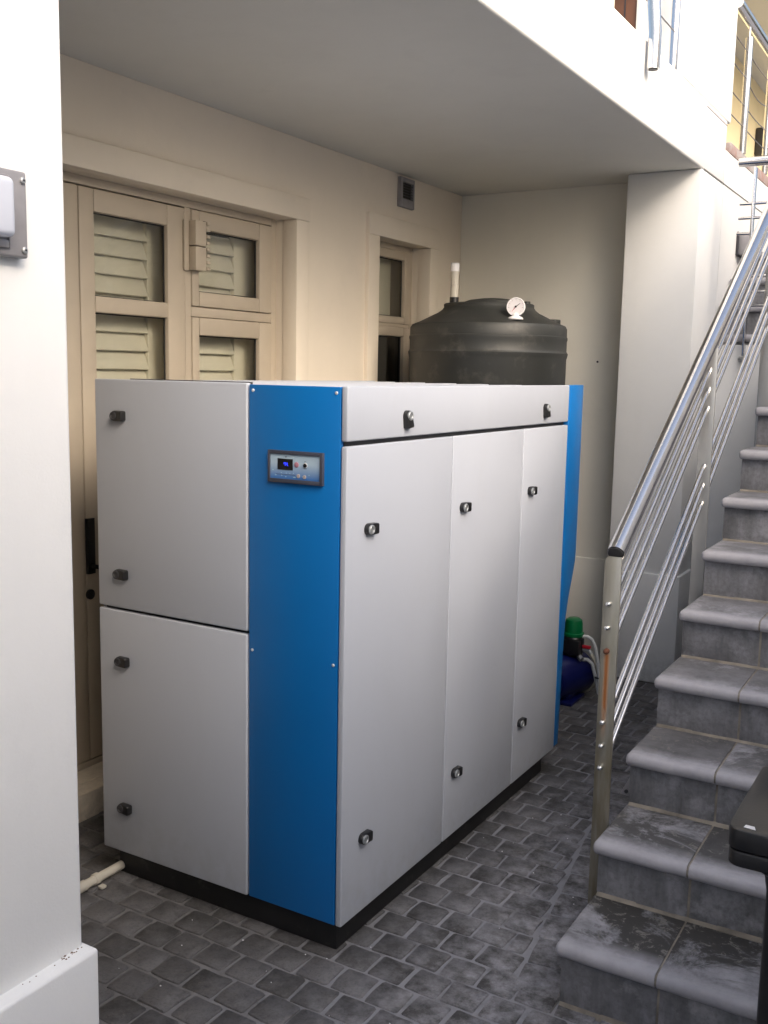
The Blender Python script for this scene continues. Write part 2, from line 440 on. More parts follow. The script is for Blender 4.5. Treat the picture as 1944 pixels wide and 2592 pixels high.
# small notched bracket fixed across the frame joint
br = thing('notched_bracket', (XR, 1.04, 2.06), 'small beige two-part bracket with a notched edge on the door frame', 'bracket')
for (a, b) in ((2.058, 2.154), (2.158, 2.258)):
    part('casing', MB().box(XR + .006, XR + .052, 1.012, 1.078, a, b), M_frame, br, bevel=.003)
part('flange', MB().box(XR + .006, XR + .016, .984, 1.0115, 2.056, 2.260), M_frame, br, bevel=.002)
part('backing_strip', MB().box(XR + .020, XR + .040, 1.0785, 1.087, 2.060, 2.262), M_dark, br)
tm = MB()
for k in range(8): tm.box(XR + .036, XR + .056, 1.0785, 1.099, 2.062 + k * .0262, 2.0755 + k * .0262)
part('teeth', tm, M_frame, br, bevel=.002)

# small window
sw = thing('small_window', (XR, 2.64, 1.0), 'narrow beige window with two panes beside the water tank', 'window')
part('window_frame', frame_rect(MB(), XR - .07, XR, 2.363, 2.926, 1.0, 2.358, .03, .03, .03, .03).box(XR - .07, XR, 2.393, 2.896, 1.905, 1.925), M_frame, sw, bevel=.003)
for (a, b, nm) in ((1.925, 2.328, 1), (1.03, 1.905, 2)):
    o = part('sash', frame_rect(MB(), XR - .027, XR + .006, 2.395, 2.894, a, b, .055, .062, .04, .05), M_frame, sw, bevel=.006)
    pane(o, 2.45, 2.832, a + .04, b - .05, m_=None if nm == 1 else M_tint)

# louvre shutters behind the glass
def shutter(ya, yb, za, zb, label, stile=.055, z0=2.166, x=-1.56):
    s = thing('louvre_shutter', (x, (ya + yb) / 2, za), label, 'shutter', 'white louvre shutters behind the glass')
    part('shutter_frame', frame_rect(MB(), x - .028, x, ya, yb, za, zb, stile, stile, .09, .05), M_shutter, s, bevel=.003)
    L = yb - ya - 2 * stile - .004
    q = MB().prism([(-.004, .043), (-.0105, .041), (-.003, -.043), (.0045, -.041)], 'y', -L / 2, L / 2)
    sm = q.mesh('slat', M_shutter, bevel=.0015)
    k = 0
    while z0 + .037 - k * .0737 > za + .12:
        z = z0 + .037 - k * .0737; k += 1
        if z > zb - .07: continue
        o = link('slat', sm, s, (-.010, 0, z - za)); o.rotation_euler = (0, R(-16), 0)
    return s
shutter(.30, 1.0, .95, 2.30, 'white louvre shutter behind the tall glazed door leaf', stile=.108)
shutter(1.03, 1.615, .95, 2.30, 'white louvre shutter behind the side light with the notched bracket', stile=.165)
shutter(2.30, 2.86, 1.0, 2.34, 'white louvre shutter behind the small window beside the tank', stile=.15)

# vent
vt = thing('vent_grille', (XL, 2.645, 2.612), 'small grey square vent grille high on the wall above the small window', 'vent')
part('vent_frame', frame_rect(MB(), XL, XL + .022, 2.568, 2.722, 2.535, 2.69, .026, .014, .045, .024), M_lampgrey, vt, bevel=.003)
part('duct', MB().box(XL + .0005, XL + .004, 2.594, 2.708, 2.580, 2.666), M_room, vt)
for k in range(6):
    part('blade', MB().prism([(XL + .005, 2.585 + k * .014), (XL + .017, 2.580 + k * .014), (XL + .018, 2.582 + k * .014), (XL + .006, 2.587 + k * .014)], 'y', 2.594, 2.708), M_dark, vt)

# end wall of the recess
bw = thing('end_wall', (-.8, YB, 0), 'shaded cream plaster wall behind the dark water tank', 'wall')
part('plaster', MB().box(XL + .001, -.27, YB, YB + .25, -.2, 2.705), M_palecream, bw)
part('dado', MB().box(XL + .02, -.275, YB - .016, YB + .01, 0, DADO + .004), M_palecream, bw, bevel=.006)
part('plug_hole', MB().lathe([(.006, 0), (.006, .004)], (-.47, YB, 1.735), (0, -1, 0), 10), M_dark, bw)

# right-hand pillar
pl = thing('plaster_pillar', (-.08, 3.2, 0), 'pale plaster pillar beneath the inner end of the balcony beside the stair', 'pillar', 'plaster pillars')
part('shaft', MB().box(-.277, XP, 3.113, 3.60, -.2, ZC), M_white, pl, bevel=.008)
part('dado', MB().box(-.277, XP + .016, 3.098, 3.372, 0, DADO), M_white, pl, bevel=.008)

# near left pillar
pn = thing('plaster_pillar', (-.4, -2, 0), 'bright white plaster pillar at the left edge carrying the wall lamp', 'pillar', 'plaster pillars')
part('shaft', MB().box(-.30, XP - .008, -4.2, -1.022, -.2, ZC), M_white, pn, bevel=.01, seg=3)
part('dado', MB().box(-.32, XP + .025, -4.2, -1.024 + .008, 0, DADO), M_white, pn, bevel=.007, seg=3)

# balcony slab, its ceiling and the upper wall
bs = thing('balcony', (-.6, 1.0, ZC), 'white balcony slab whose grey underside roofs the cabinet recess', 'balcony')
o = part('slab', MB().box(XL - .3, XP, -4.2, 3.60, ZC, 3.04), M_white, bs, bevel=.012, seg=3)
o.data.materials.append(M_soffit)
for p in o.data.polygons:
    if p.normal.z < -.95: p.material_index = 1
tw = thing('upper_wall', (-.4, 2.62, 3.04), 'tall white upper wall above the balcony next to the stair', 'wall')
part('plaster', MB().box(XL, XP - .002, 2.62, 3.69, 3.041, 6.2), M_white, tw, bevel=.01)
lw = thing('stair_side_wall', (XP, 4.5, 0), 'white plaster wall rising along the upper stair flight with thin dark joint lines', 'wall')
part('plaster', MB().box(-.6, XP - .001, 3.602, 9.0, -.2, 2.888), M_white, lw)
part('joint_line', MB().box(XP - .0, XP + .0012, 3.14, 3.598, 3.010, 3.0145), M_joint, lw)  # thin dark strips on the face stand in for shaded joint grooves
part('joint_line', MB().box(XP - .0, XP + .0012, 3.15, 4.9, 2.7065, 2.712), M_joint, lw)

# balcony door in the upper wall
bd = thing('timber_door', (-.17, 2.62, 3.041), 'brown timber door up on the balcony seen through the railing', 'door')
part('door_leaf', MB().box(-.215, -.105, 2.59, 2.615, 3.05, 5.0), M_wood, bd, bevel=.003)
part('door_frame', MB().box(-.105, -.072, 2.58, 2.619, 3.042, 5.05).box(-.27, -.2155, 2.58, 2.619, 3.042, 5.05), M_shutter, bd, bevel=.003)
part('groove', MB().box(-.165, -.160, 2.586, 2.5905, 3.3, 5.0), M_dark, bd)

# balcony railing
brl = thing('balcony_railing', (.10, 1.0, 3.0), 'stainless balcony railing with one round post hanging in front of the slab', 'railing')
def bpost(pts, r): part('post', MB().path(pts, r, 20), M_steel, brl)
bpost([(.140, 2.075, 2.915), (.140, 2.075, 3.06), (.132, 2.067, 3.16), (.11, 2.05, 3.95)], .027)
part('post_hole', MB().lathe([(.019, 0), (.019, .002)], (.140, 2.075, 2.9145), (0, 0, -1), 16), M_dark, brl)
bpost([(.085, 2.555, 3.041), (.085, 2.555, 3.95)], .020)
for k in range(4): bpost([(.140, .85 - 1.2 * k, 2.915), (.12, .85 - 1.2 * k, 3.95)], .027)
for z in (3.20, 3.35, 3.50, 3.65, 3.80):
    part('cable', MB().path([(.10, -3.5, z), (.09, 2.6, z)], .003, 6), M_cable, brl)
part('handrail', MB().path([(.11, -3.6, 3.96), (.10, 2.6, 3.96)], .024, 16), M_steel, brl)

# gallery beyond
ga = thing('yellow_house', (-1.2, 7, 2.89), 'sunlit yellow upper house wall beyond the far gallery railing', 'house')
part('wall', MB().box(-1.5, -1.2, 3.70, 16, 2.89, 5.4), M_yellow, ga)
part('soffit', MB().box(-1.199, .30, 3.70, 16, 5.10, 5.4), M_soffit, ga)
part('floor', MB().box(-1.199, .09, 3.70, 16, 2.889, 2.93), M_conc, ga)
gl = thing('gallery_railing', (.10, 5, 2.9), 'far stainless gallery railing with slack cables and a dark handrail', 'railing')
part('base_channel', MB().box(.06, XP + .004, 3.692, 9.0, 2.8885, 2.947), M_fascia, gl, bevel=.004)
for y in (4.03, 4.70, 5.6, 6.6, 7.6):
    part('post', MB().path([(.10, y, 2.947), (.10, y, 3.585)], .021, 16), M_steel, gl)
    part('spigot', MB().path([(.10, y, 3.585), (.10, y, 3.655)], .006, 8), M_steel, gl)
for k, z in enumerate((3.095, 3.211, 3.361, 3.504)):
    pts = []
    for (a, b, sag) in ((3.692, 4.03, .002), (4.03, 4.70, (.006, .012, .040, .010)[k]), (4.70, 5.6, .01), (5.6, 6.6, .01), (6.6, 7.6, .01)):
        for t in [i / 6 for i in range(6)]:
            pts.append((.10, a + (b - a) * t, z - sag * 4 * t * (1 - t)))
    part('cable', MB().path(pts + [(.10, 7.6, z)], .0028, 6), M_cable, gl)
part('handrail', MB().path([(.10, 3.692, 3.675), (.10, 9, 3.675)], .030, 18), M_steel, gl)
gm = thing('wall_lamp', (-1.2, 10.9, 4.45), 'small grey wall lamp on the yellow house wall', 'lamp', 'wall lamps')
part('lamp_body', MB().box(-1.199, -1.10, 10.75, 11.1, 4.30, 4.62), M_dark, gm, bevel=.02)
part('lamp_glass', MB().box(-1.198, -1.11, 11.105, 11.30, 4.40, 4.60), M_lens, gm, bevel=.02)
pm = thing('wall_lamp', (XP, 4.06, 2.43), 'grey hooded wall lamp behind the stair handrail', 'lamp', 'wall lamps')
part('lamp_hood', MB().prism([(XP - .0, 2.378), (XP + .04, 2.376), (XP + .085, 2.395), (XP + .11, 2.43), (XP + .095, 2.475), (XP + .06, 2.495), (XP, 2.495)], 'y', 4.02, 4.13), M_lampgrey, pm, bevel=.004)
part('back_plate', MB().box(XP, XP + .012, 4.0, 4.15, 2.368, 2.505), M_dark, pm, bevel=.003)

# ------------------------------------------------------------------ stone stair
st = thing('stone_stair', (1.2, .115, 0), 'grey stained stone stair with rounded nosings climbing away on the right', 'staircase')
RUN, RISE, Y0 = .2726, .1694, .115
X0, TW, NT = .600, .2625, 6
def tread_mesh(w_, d_, end, seed=0):
    t, r = .038, .017
    prof = [(d_, 0)] + [(r + -r * math.sin(a), -r + r * math.cos(a)) for a in [R(q) for q in (0, 22, 45, 67, 90)]]
    prof += [(r - r * math.cos(a), -(t - r) - r * math.sin(a)) for a in [R(q) for q in (0, 30, 60, 90)]]
    prof += [(d_, -t)]
    rg = random.Random(seed); n = len(prof); NS = 8; vs = []; fs = []
    wob = [rg.uniform(-.0014, .0014) for _ in range(NS + 1)]; wz = [rg.uniform(-.0008, .0008) for _ in range(NS + 1)]
    for i in range(NS + 1):
        for (y, z) in prof:
            near = max(0, 1 - y / .05)
            e_ = 0 if i in (0,) else 1
            vs.append((w_ * i / NS, y + wob[i] * near * e_ + rg.uniform(-.0006, .0006) * near * e_, z + wz[i] * near * e_))
    for i in range(NS):
        for k in range(n): fs.append((i * n + k, i * n + (k + 1) % n, (i + 1) * n + (k + 1) % n, (i + 1) * n + k))
    fs += [tuple(range(n)), tuple(NS * n + k for k in range(n))[::-1]]
    me = MB().add(vs, fs).mesh('tread', M_tread, ang=50)
    if end:                                             # round the free left end too
        bm = bmesh.new(); bm.from_mesh(me)
        es = [e for e in bm.edges if all(abs(v.co.x) < 1e-6 for v in e.verts) and not all(abs(v.co.y - d_) < 1e-6 for v in e.verts)]
        bmesh.ops.bevel(bm, geom=es, offset=.012, segments=4, affect='EDGES', profile=.5, clamp_overlap=True)
        bm.to_mesh(me); bm.free()
        for p in me.polygons: p.use_smooth = True
        me.set_sharp_from_angle(angle=R(50))
    return me
GROUT = MB()
def add_grout(y, z, zprev, x0, x1, depth, over):
    i_ = .0028; t, r = .038, .017
    prof = [(y + depth, z - i_)] + [(y + r - (r - i_) * math.sin(a), z - r + (r - i_) * math.cos(a)) for a in [R(q) for q in (0, 30, 60, 90)]]
    prof += [(y + r - (r - i_) * math.cos(a), z - (t - r) - (r - i_) * math.sin(a)) for a in [R(q) for q in (0, 45, 90)]] + [(y + depth, z - t + i_)]
    GROUT.prism(prof, 'x', x0 + .003, x1)
    GROUT.box(x0 + .006, x1, y + over + .0022, y + over + .018, zprev - .002, z - t)
    rg = random.Random(int(y * 1000)); n = 14; top = []
    for i in range(n):                                   # uneven fillet of mortar where the riser meets the tread below
        xa, xb = x0 + .004 + (x1 - x0 - .004) * i / n, x0 + .004 + (x1 - x0 - .004) * (i + 1) / n
        GROUT.prism([(y + over + .001, zprev - .004), (y + over - rg.uniform(.011, .017), zprev - .004), (y + over - rg.uniform(.008, .012), zprev + rg.uniform(.0015, .003)), (y + over + .001, zprev + rg.uniform(.006, .010))], 'x', xa, xb)
def tile_step(parent, k, y, z, zprev, x0, ncol, depth, over=.036, rng=random.Random(3)):
    rz0, rz1 = zprev + .003, z - .0385
    add_grout(y, z, zprev, x0, x0 + ncol * TW, depth - .004, over)
    for c in range(ncol):
        wl_ = TW - .006
        sd_ = rng.randrange(4); key = (c == 0, round(depth, 3), sd_)
        if key not in tile_step.cache: tile_step.cache[key] = tread_mesh(wl_ + (.006 if c == 0 else 0), depth, c == 0, sd_)
        xx = x0 + c * TW - (.006 if c == 0 else 0)
        o = link('tread', tile_step.cache[key], parent, Vector((xx, y, z + rng.uniform(-.001, .001))) - wpos(parent))
        h = round(rz1 - rz0, 4)
        if ('r', h) not in tile_step.cache:
            tile_step.cache[('r', h)] = MB().box(0, wl_, 0, .02, 0, h).mesh('riser', M_riser, bevel=.003)
        link('riser', tile_step.cache[('r', h)], parent, Vector((x0 + c * TW + .001, y + over + rng.uniform(-.0008, .0008), rz0)) - wpos(parent))
tile_step.cache = {}
core = []
for k in range(11):
    y = Y0 + k * RUN; z = RISE * (k + 1) + .014; zp = RISE * k + .014 if k else 0
    tile_step(st, k, y, z, zp, X0, NT, (RUN + .030) if k < 10 else .52)
    core += [(y + .0555, zp - (.03 if k else .15)), (y + .0555, z - .0395)]
core += [(3.384, core[-1][1]), (3.384, -.15)]
part('stair_core', MB().prism(core, 'x', X0 + .004, X0 + TW * NT), M_grout, st)
part('grout', GROUT, M_grout, st, smooth=False); GROUT = MB()

uf = thing('upper_flight', (.9, 3.38, 1.85), 'grey stone landing and upper steps behind the handrail', 'staircase')
for k, (y, z) in enumerate(((3.37, 1.888), (3.617, 2.058), (3.865, 2.228), (4.11, 2.398))):
    tile_step(uf, k, y, z, 1.83 if k == 0 else z - .17, XP + .012, 8, .285)
part('stair_core', MB().box(XP + .002, 2.2, 3.665, 5.2, 1.835, 2.018).box(XP + .002, 2.2, 3.915, 5.2, 2.018, 2.188).box(XP + .002, 2.2, 4.165, 5.2, 2.188, 2.358), M_grout, uf)
lwl = thing('landing_wall', (1.2, 3.388, 0), 'pale plaster wall carrying the stair landing', 'wall')
part('plaster', MB().box(XP + .001, 2.2, 3.388, 5.2, -.2, 1.834), M_white, lwl)

part('grout', GROUT, M_grout, uf, smooth=False)
# stair railing
sr = thing('stair_railing', (.571, .52, 0), 'polished stainless stair railing with six sloping rods and flat posts', 'railing')
SL = .640
def sz(z, y): return z + .662 * (y - .517)
def flat_post(y, z0, z1, m_, stem):
    o = part('post', MB().prism([(.5465, z0), (.5955, z0), (.5955, z1), (.555, z1), (.5465, z1 - .014)], 'y', y, y + .010), m_, sr, bevel=.0015)
    part('stem', MB().path([(.580, y + .008, z1 - .030), (.580, y + .040, z1 - .030), (.580, y + .048, z1 - .024), (.580, y + .050, z1 + stem)], .0042, 10), M_steel, o)
    return o
p1 = flat_post(.517, 0, 1.150, M_post, .02)
p2 = flat_post(1.535, .55, 1.765, M_flat, .03)
p3 = flat_post(2.585, 1.1, 2.43, M_flat, .03)
RZ = (1.014, .944, .875, .663, .592, .525)
for z in RZ:
    part('rod', MB().path([(.571, .528, sz(z, .528)), (.571, 2.9, sz(z, 2.9))], .0082, 14), M_steel, sr)
for pz, pp, n in ((.517, p1, 6), (1.535, p2, 0)):
    for i, z in enumerate(RZ[:n]):
        nm = M_rusty if i == 2 else M_chrome
        o = part('dome_nut', MB().lathe([(.0085, 0), (.0085, .006), (.0078, .011), (.0055, .0155), (.002, .0175)], (.566, pz, z), (0, -1, 0), 14), nm, pp)
        if i == 2: o['label'] = 'rusted dome nut'
part('handrail', MB().path([(.571, .540, 1.157), (.571, 2.95, 1.157 + SL * 2.41)], .0262, 28), M_steel, sr, ang=50)
part('hollow_shade', MB().lathe([(.0225, 0), (.0225, .003)], (.571, .539, 1.1565), (0, -1, -SL), 24), M_dark, sr)  # dark disc stands in for the shaded hollow of the open tube
part('anchor_plate', MB().prism([(.568, .372), (.598, .368), (.598, .436)], 'y', .715, .721), M_lampgrey, sr, bevel=.001)
part('anchor_bolt', MB().lathe([(.006, 0), (.006, .004)], (.588, .715, .384), (0, -1, 0), 10), M_dark, sr)

# landing guard
lg = thing('landing_guard', (.32, 3.35, 1.75), 'thin stainless guard rail along the front of the upper landing', 'railing')
o = part('post', MB().box(.313, .325, 3.335, 3.375, 1.775, 2.735), M_steel, lg, bevel=.001)
for (z, a) in ((2.554, .252), (2.482, .250), (2.404, .246), (2.188, .25), (2.108, .25), (2.036, .25)):
    part('rod', MB().path([(a, 3.345, z), (2.1, 3.345, z)], .008, 10), M_steel, lg)
part('handrail', MB().path([(.236, 3.35, 2.765), (2.1, 3.35, 2.765)], .024, 20), M_steel, lg, ang=50)
part('bracket', MB().box(.316, .345, 3.345, 3.386, 1.735, 1.785).box(.290, .316, 3.378, 3.386, 1.742, 1.772), M_galv, lg, bevel=.002)
part('anchor_bolt', MB().lathe([(.008, 0), (.008, .01)], (.296, 3.378, 1.757), (0, -1, 0), 10), M_chrome, lg)
for y_ in (1.0, 1.7): part('post', MB().box(y_, y_ + .012, 3.335, 3.375, 1.775, 2.735), M_steel, lg, bevel=.001)

# ------------------------------------------------------------------ the cabinet
cb = thing('machine_cabinet', (-.46, .82, 0), 'large grey and blue machine cabinet with black corner latches', 'machine')
W, HB, HT = .93, .0946, 1.62
part('carcass', MB().box(-W + .012, -.022, .022, 1.648, HB + .004, 1.600), M_dark, cb)
part('plinth', MB().box(-W + .035, -.035, .035, 1.60, 0, HB), M_plinth, cb, bevel=.003)
BV = dict(bevel=.0045, seg=3)
def door(name, mb):
    return part(name, mb, M_cab, cb, **BV)
d_ul = door('upper_side_door', MB().box(-W, -.334, 0, .020, .908, HT))
d_ll = door('lower_side_door', MB().box(-W, -.334, 0, .020, HB, .899))
d_tp = door('top_panel', MB().box(-.020, 0, .003, 1.645, 1.472, HT - .002))
d_1 = door('tall_door', MB().box(-.020, 0, .003, .620, HB, 1.459))
d_2 = door('tall_door', MB().box(-.020, 0, .6265, 1.192, HB, 1.459))
d_3 = door('tall_door', MB().box(-.020, 0, 1.1985, 1.645, HB, 1.459))
fp = part('front_panel', MB().box(-.329, -.0225, .003, .020, HB, HT - .004), M_blue, cb, bevel=.003)
rp = [(1.650, HB + .008), (1.692, HB + .008), (1.708, .50), (1.722, .65), (1.745, .73), (1.790, .835), (1.806, .88), (1.810, .93), (1.810, HT - .002), (1.650, HT - .002)]
part('rear_side_panel', MB().prism(rp, 'x', -.030, -.001), M_blue, cb, bevel=.002)
part('rear_panel', MB().prism([(a, min(b, 1.598)) for a, b in rp], 'x', -W, -.0305), M_blue, cb, bevel=.002)
roof = part('roof', MB().box(-W + .02, -.022, .022, 1.648, 1.6005, 1.607), M_cab, cb, bevel=.002)
for k in range(6):
    xx = -W + .09 + k * .15
    part('roof_rib', MB().box(xx, xx + .045, .05, 1.62, 1.6075, 1.614), M_cab, roof, bevel=.002)
part('roof_trim', MB().box(-.80, -.34, .021, .034, 1.6075, 1.6225), M_dark, roof)
# side edges of the left doors
part('side_skin', MB().box(-W + .002, -W + .0115, .0205, 1.648, HB, HT - .004), M_cab, cb)
# latches: black grip with a chrome cylinder face; built in a frame whose +Z leaves the panel and +X runs along the grip
def latch_meshes():
    body = MB()
    pts = [(-.017 * math.cos(R(a)), .0165 * math.sin(R(a))) for a in range(-90, 91, 18)]
    outline = [(-.002 + x, y) for x, y in pts] + [(.030, .0155), (.0335, .012), (.0335, -.012), (.030, -.0155)]
    n = len(outline); lay = []
    for (h, s_, lift) in ((0, 1.0, 0), (.009, 1.0, .003), (.014, .95, .006)):
        lay.append([(x * s_, y * s_, h + (lift if x > .012 else 0)) for x, y in outline])
    vs = [v for l in lay for v in l]
    fs = [tuple(range(n))[::-1], tuple(range(2 * n, 3 * n))]
    for L in range(2):
        fs += [(L * n + i, L * n + (i + 1) % n, (L + 1) * n + (i + 1) % n, (L + 1) * n + i) for i in range(n)]
    body.add(vs, fs)
    cyl = MB().lathe([(.0135, .0), (.0135, .0185), (.0115, .020), (.0085, .0195), (.0075, .0178), (.002, .0178)], (-.003, 0, 0), (0, 0, 1), 20)
    slot = MB().box(-.005, -.001, -.005, .005, .0179, .0186)
    return body.mesh('latch', M_black, bevel=.0012), cyl.mesh('lock_face', M_lock), slot.mesh('key_slot', M_dark)
LM = latch_meshes()
def put_latch(parent, pos, xd, zd, dark=False):
    xd, zd = Vector(xd), Vector(zd); yd = zd.cross(xd)
    mm = Matrix((xd, yd, zd)).transposed().to_4x4()
    o = link('latch', LM[0], parent, Vector(pos) - wpos(parent)); o.rotation_euler = mm.to_euler()
    cyl = LM[1]
    if dark:
        cyl = LM[1].copy(); cyl.materials[0] = M_dark
    for nm, me in (('lock_face', cyl),):
        c = link(nm, me, o); c.rotation_euler = (0, 0, 0)
    return o
YP, XPn = (0, 1, 0), (1, 0, 0)
for d_, y, z in ((d_1, .112, 1.226), (d_2, .700, 1.224), (d_3, 1.266, 1.226), (d_1, .108, .323), (d_2, .694, .318), (d_3, 1.253, .325)):
    put_latch(d_, (0, y, z), YP, XPn)
for y in (.313, 1.387): put_latch(d_tp, (0, y, 1.530), (0, .12, -.993), XPn)
for d_, z in ((d_ul, 1.509), (d_ul, 1.017), (d_ll, .737), (d_ll, .25)):
    put_latch(d_, (-.833, 0, z), (1, 0, 0), (0, -1, 0), True)
for (x, z) in ((-.314, 1.600), (-.036, 1.600), (-.316, .856), (-.036, .857)):
    part('panel_screw', MB().lathe([(.0048, 0), (.0048, .0012), (.0025, .0028)], (x, .003, z), (0, -1, 0), 10), M_screw, fp)

# control panel set into the blue front
cp = part('control_panel', frame_rect(MB(), 0, 1, -.256, -.072, 1.350, 1.439, .0075, .010, .009, .009), M_dark, cb)
cp.data.clear_geometry()
bz = MB()
xa, xb, za, zb = -.256, -.072, 1.350, 1.439
for (a, b, c, d) in ((xa, xa + .0075, za, zb), (xb - .010, xb, za, zb), (xa + .0075, xb - .010, za, za + .011), (xa + .0075, xb - .010, zb - .010, zb)):
    bz.box(a, b, -.007, .003, c, d)
cp.data = bz.mesh('control_panel', simple('grey_bezel', (.055, .06, .085), .45), wpos(cb), bevel=.001)
part('faceplate', MB().box(xa + .007, xb - .0095, -.003, .0035, za + .010, zb - .0095), M_face, cp)
part('display', MB().box(-.2235, -.1725, -.0042, -.003, 1.386, 1.4165), M_black, cp)
sgm = MB()
def seg(x, z, on, s=.0042, w_=.0012):
    S = {'a': (x, x + s, z + 2 * s, z + 2 * s), 'b': (x + s, x + s, z + s, z + 2 * s), 'c': (x + s, x + s, z, z + s), 'd': (x, x + s, z, z),
         'e': (x, x, z, z + s), 'f': (x, x, z + s, z + 2 * s), 'g': (x, x + s, z + s, z + s)}
    for q in on:
        a, b, c, d = S[q]; sgm.box(a - w_ / 2, b + w_ / 2, -.0048, -.0043, c - w_ / 2, d + w_ / 2)
seg(-.2015, 1.3975, 'abcf'); seg(-.1945, 1.3975, 'bcfg'); sgm.box(-.1880, -.1868, -.0048, -.0043, 1.3969, 1.3981)
part('digits', sgm, M_digit, cp, smooth=False)
def disc(nm, x, z, r, m_, h=.0018): part(nm, MB().lathe([(r, 0), (r, h * .6), (r * .85, h)], (x, -.003, z), (0, -1, 0), 18), m_, cp)
M_pink = simple('pink_button', (.42, .20, .26), .5); M_tan = simple('tan_button', (.38, .34, .34), .5)
disc('stop_button', -.1600, 1.4020, .0075, M_pink); disc('switch', -.1310, 1.4020, .0058, M_black, .004)
disc('switch_collar', -.1310, 1.4020, .0070, M_paperw, .001)
disc('key_button', -.1535, 1.3715, .0055, M_tan); disc('key_button', -.1330, 1.3700, .0055, M_tan)
ic = MB()
for (x, z, w_) in ((-.243, 1.383, .006), (-.233, 1.369, .005), (-.212, 1.369, .004), (-.198, 1.366, .004), (-.171, 1.366, .008), (-.213, 1.376, .003), (-.196, 1.376, .003), (-.184, 1.376, .003), (-.172, 1.377, .003), (-.120, 1.375, .003), (-.142, 1.369, .003)):
    ic.box(x, x + w_, -.0034, -.003, z, z + .0022)
part('icons', ic, simple('pale_blue_print', (.35, .55, .65), .5), cp, smooth=False)
ic2 = MB(); ic2.box(-.2290, -.1640, -.0033, -.003, 1.3725, 1.3736)
for (x, z, w_) in ((-.199, 1.4205, .006), (-.197, 1.4225, .003), (-.134, 1.4115, .006), (-.136, 1.3925, .010)): ic2.box(x, x + w_, -.0034, -.003, z, z + .0012)
part('print_line', ic2, M_dark, cp, smooth=False)

# ------------------------------------------------------------------ water tank, standpipe and gauge
TC = Vector((-.790, 2.550, 0))
tk = thing('water_tank', TC, 'dark grey plastic water tank standing behind the cabinet', 'tank')
prof = [(.395, 0), (.402, .02), (.402, 1.735), (.406, 1.745), (.409, 1.762), (.4035, 1.770), (.4015, 1.775), (.4015, 1.822), (.4045, 1.832), (.404, 1.842), (.4005, 1.846),
        (.400, 1.885), (.392, 1.900), (.355, 1.915), (.26, 1.962), (.238, 1.978), (.230, 1.990), (.231, 2.004), (.226, 2.008), (.10, 2.010)]
part('tank_shell', MB().lathe(prof, TC, n=72), M_tank, tk, ang=28)
lid = [(.2, 2.008), (.150, 2.011), (.146, 2.018), (.12, 2.028), (.06, 2.036), (.01, 2.038)]
part('lid', MB().lathe(lid, TC + Vector((.02, .0, 0)), n=48), M_tank, tk)
RH = Vector((.86058, .50931, 0)); FH = Vector((-.50931, .86058, 0))
q = TC + RH * .335
part('boss', MB().lathe([(.035, 1.90), (.035, 1.935), (.03, 1.938)], q, n=16), M_tank, tk)
q = TC + RH * .19 - FH * .02
part('boss', MB().lathe([(.02, 2.0), (.02, 2.025)], q, n=12), M_tank, tk)
q = TC - RH * .182 - FH * .05
sp_ = thing('overflow_pipe', q, 'short white upright pipe on the rim of the water tank', 'pipe')
part('pipe', MB().lathe([(.0205, 2.035), (.0205, 2.200), (.018, 2.202)], q, n=24), M_pvc, sp_)
part('collar', MB().lathe([(.0222, 2.165), (.0222, 2.205), (.019, 2.207)], q, n=24), M_paperw, sp_)
part('socket', MB().lathe([(.023, 2.004), (.023, 2.037)], q, n=20), M_black, sp_)
gq = TC + RH * .098 - FH * .325
gq.z = 1.918
gg = thing('pressure_gauge', gq, 'white round dial gauge on the shoulder of the water tank', 'gauge')
gd = (-FH + Vector((0, 0, .10)) + RH * -.25).normalized()
gc = gq + Vector((0, 0, .060))
part('base_flange', MB().lathe([(.036, 0), (.037, .006), (.030, .012), (.018, .016), (.014, .03)], gq, n=24), M_paperw, gg)
part('case', MB().lathe([(.030, -.030), (.043, -.022), (.0445, 0), (.0445, .006), (.041, .008), (.040, .004)], gc, gd, 32), M_paperw, gg)
part('dial', MB().lathe([(.040, .0035), (.040, .0045)], gc, gd, 32), simple('dial_face', (.62, .60, .62), .5), gg)
gx = Vector((0, 0, 1)).cross(gd).normalized(); gy = gd.cross(gx)
def needle(a, l0, l1, w_, m_, nm):
    u = gx * math.cos(a) + gy * math.sin(a); v_ = gd.cross(u)
    c0 = gc + gd * .006
    mb = MB().add([c0 + u * l0 + v_ * w_, c0 + u * l0 - v_ * w_, c0 + u * l1 - v_ * w_ * .4, c0 + u * l1 + v_ * w_ * .4,
                   c0 + gd * .001 + u * l0 + v_ * w_, c0 + gd * .001 + u * l0 - v_ * w_, c0 + gd * .001 + u * l1 - v_ * w_ * .4, c0 + gd * .001 + u * l1 + v_ * w_ * .4],
                  [(0, 1, 2, 3), (4, 7, 6, 5), (0, 4, 5, 1), (2, 6, 7, 3), (1, 5, 6, 2), (0, 3, 7, 4)])
    part(nm, mb, m_, gg, smooth=False)
needle(R(38), -.004, .026, .0022, M_black, 'needle'); needle(R(232), .002, .030, .0014, M_red, 'red_needle')
part('hub', MB().lathe([(.005, .006), (.005, .009)], gc, gd, 12), M_black, gg)
for k in range(9): needle(R(-40 + 32.5 * k), .031, .037, .0007, M_dark, 'tick')

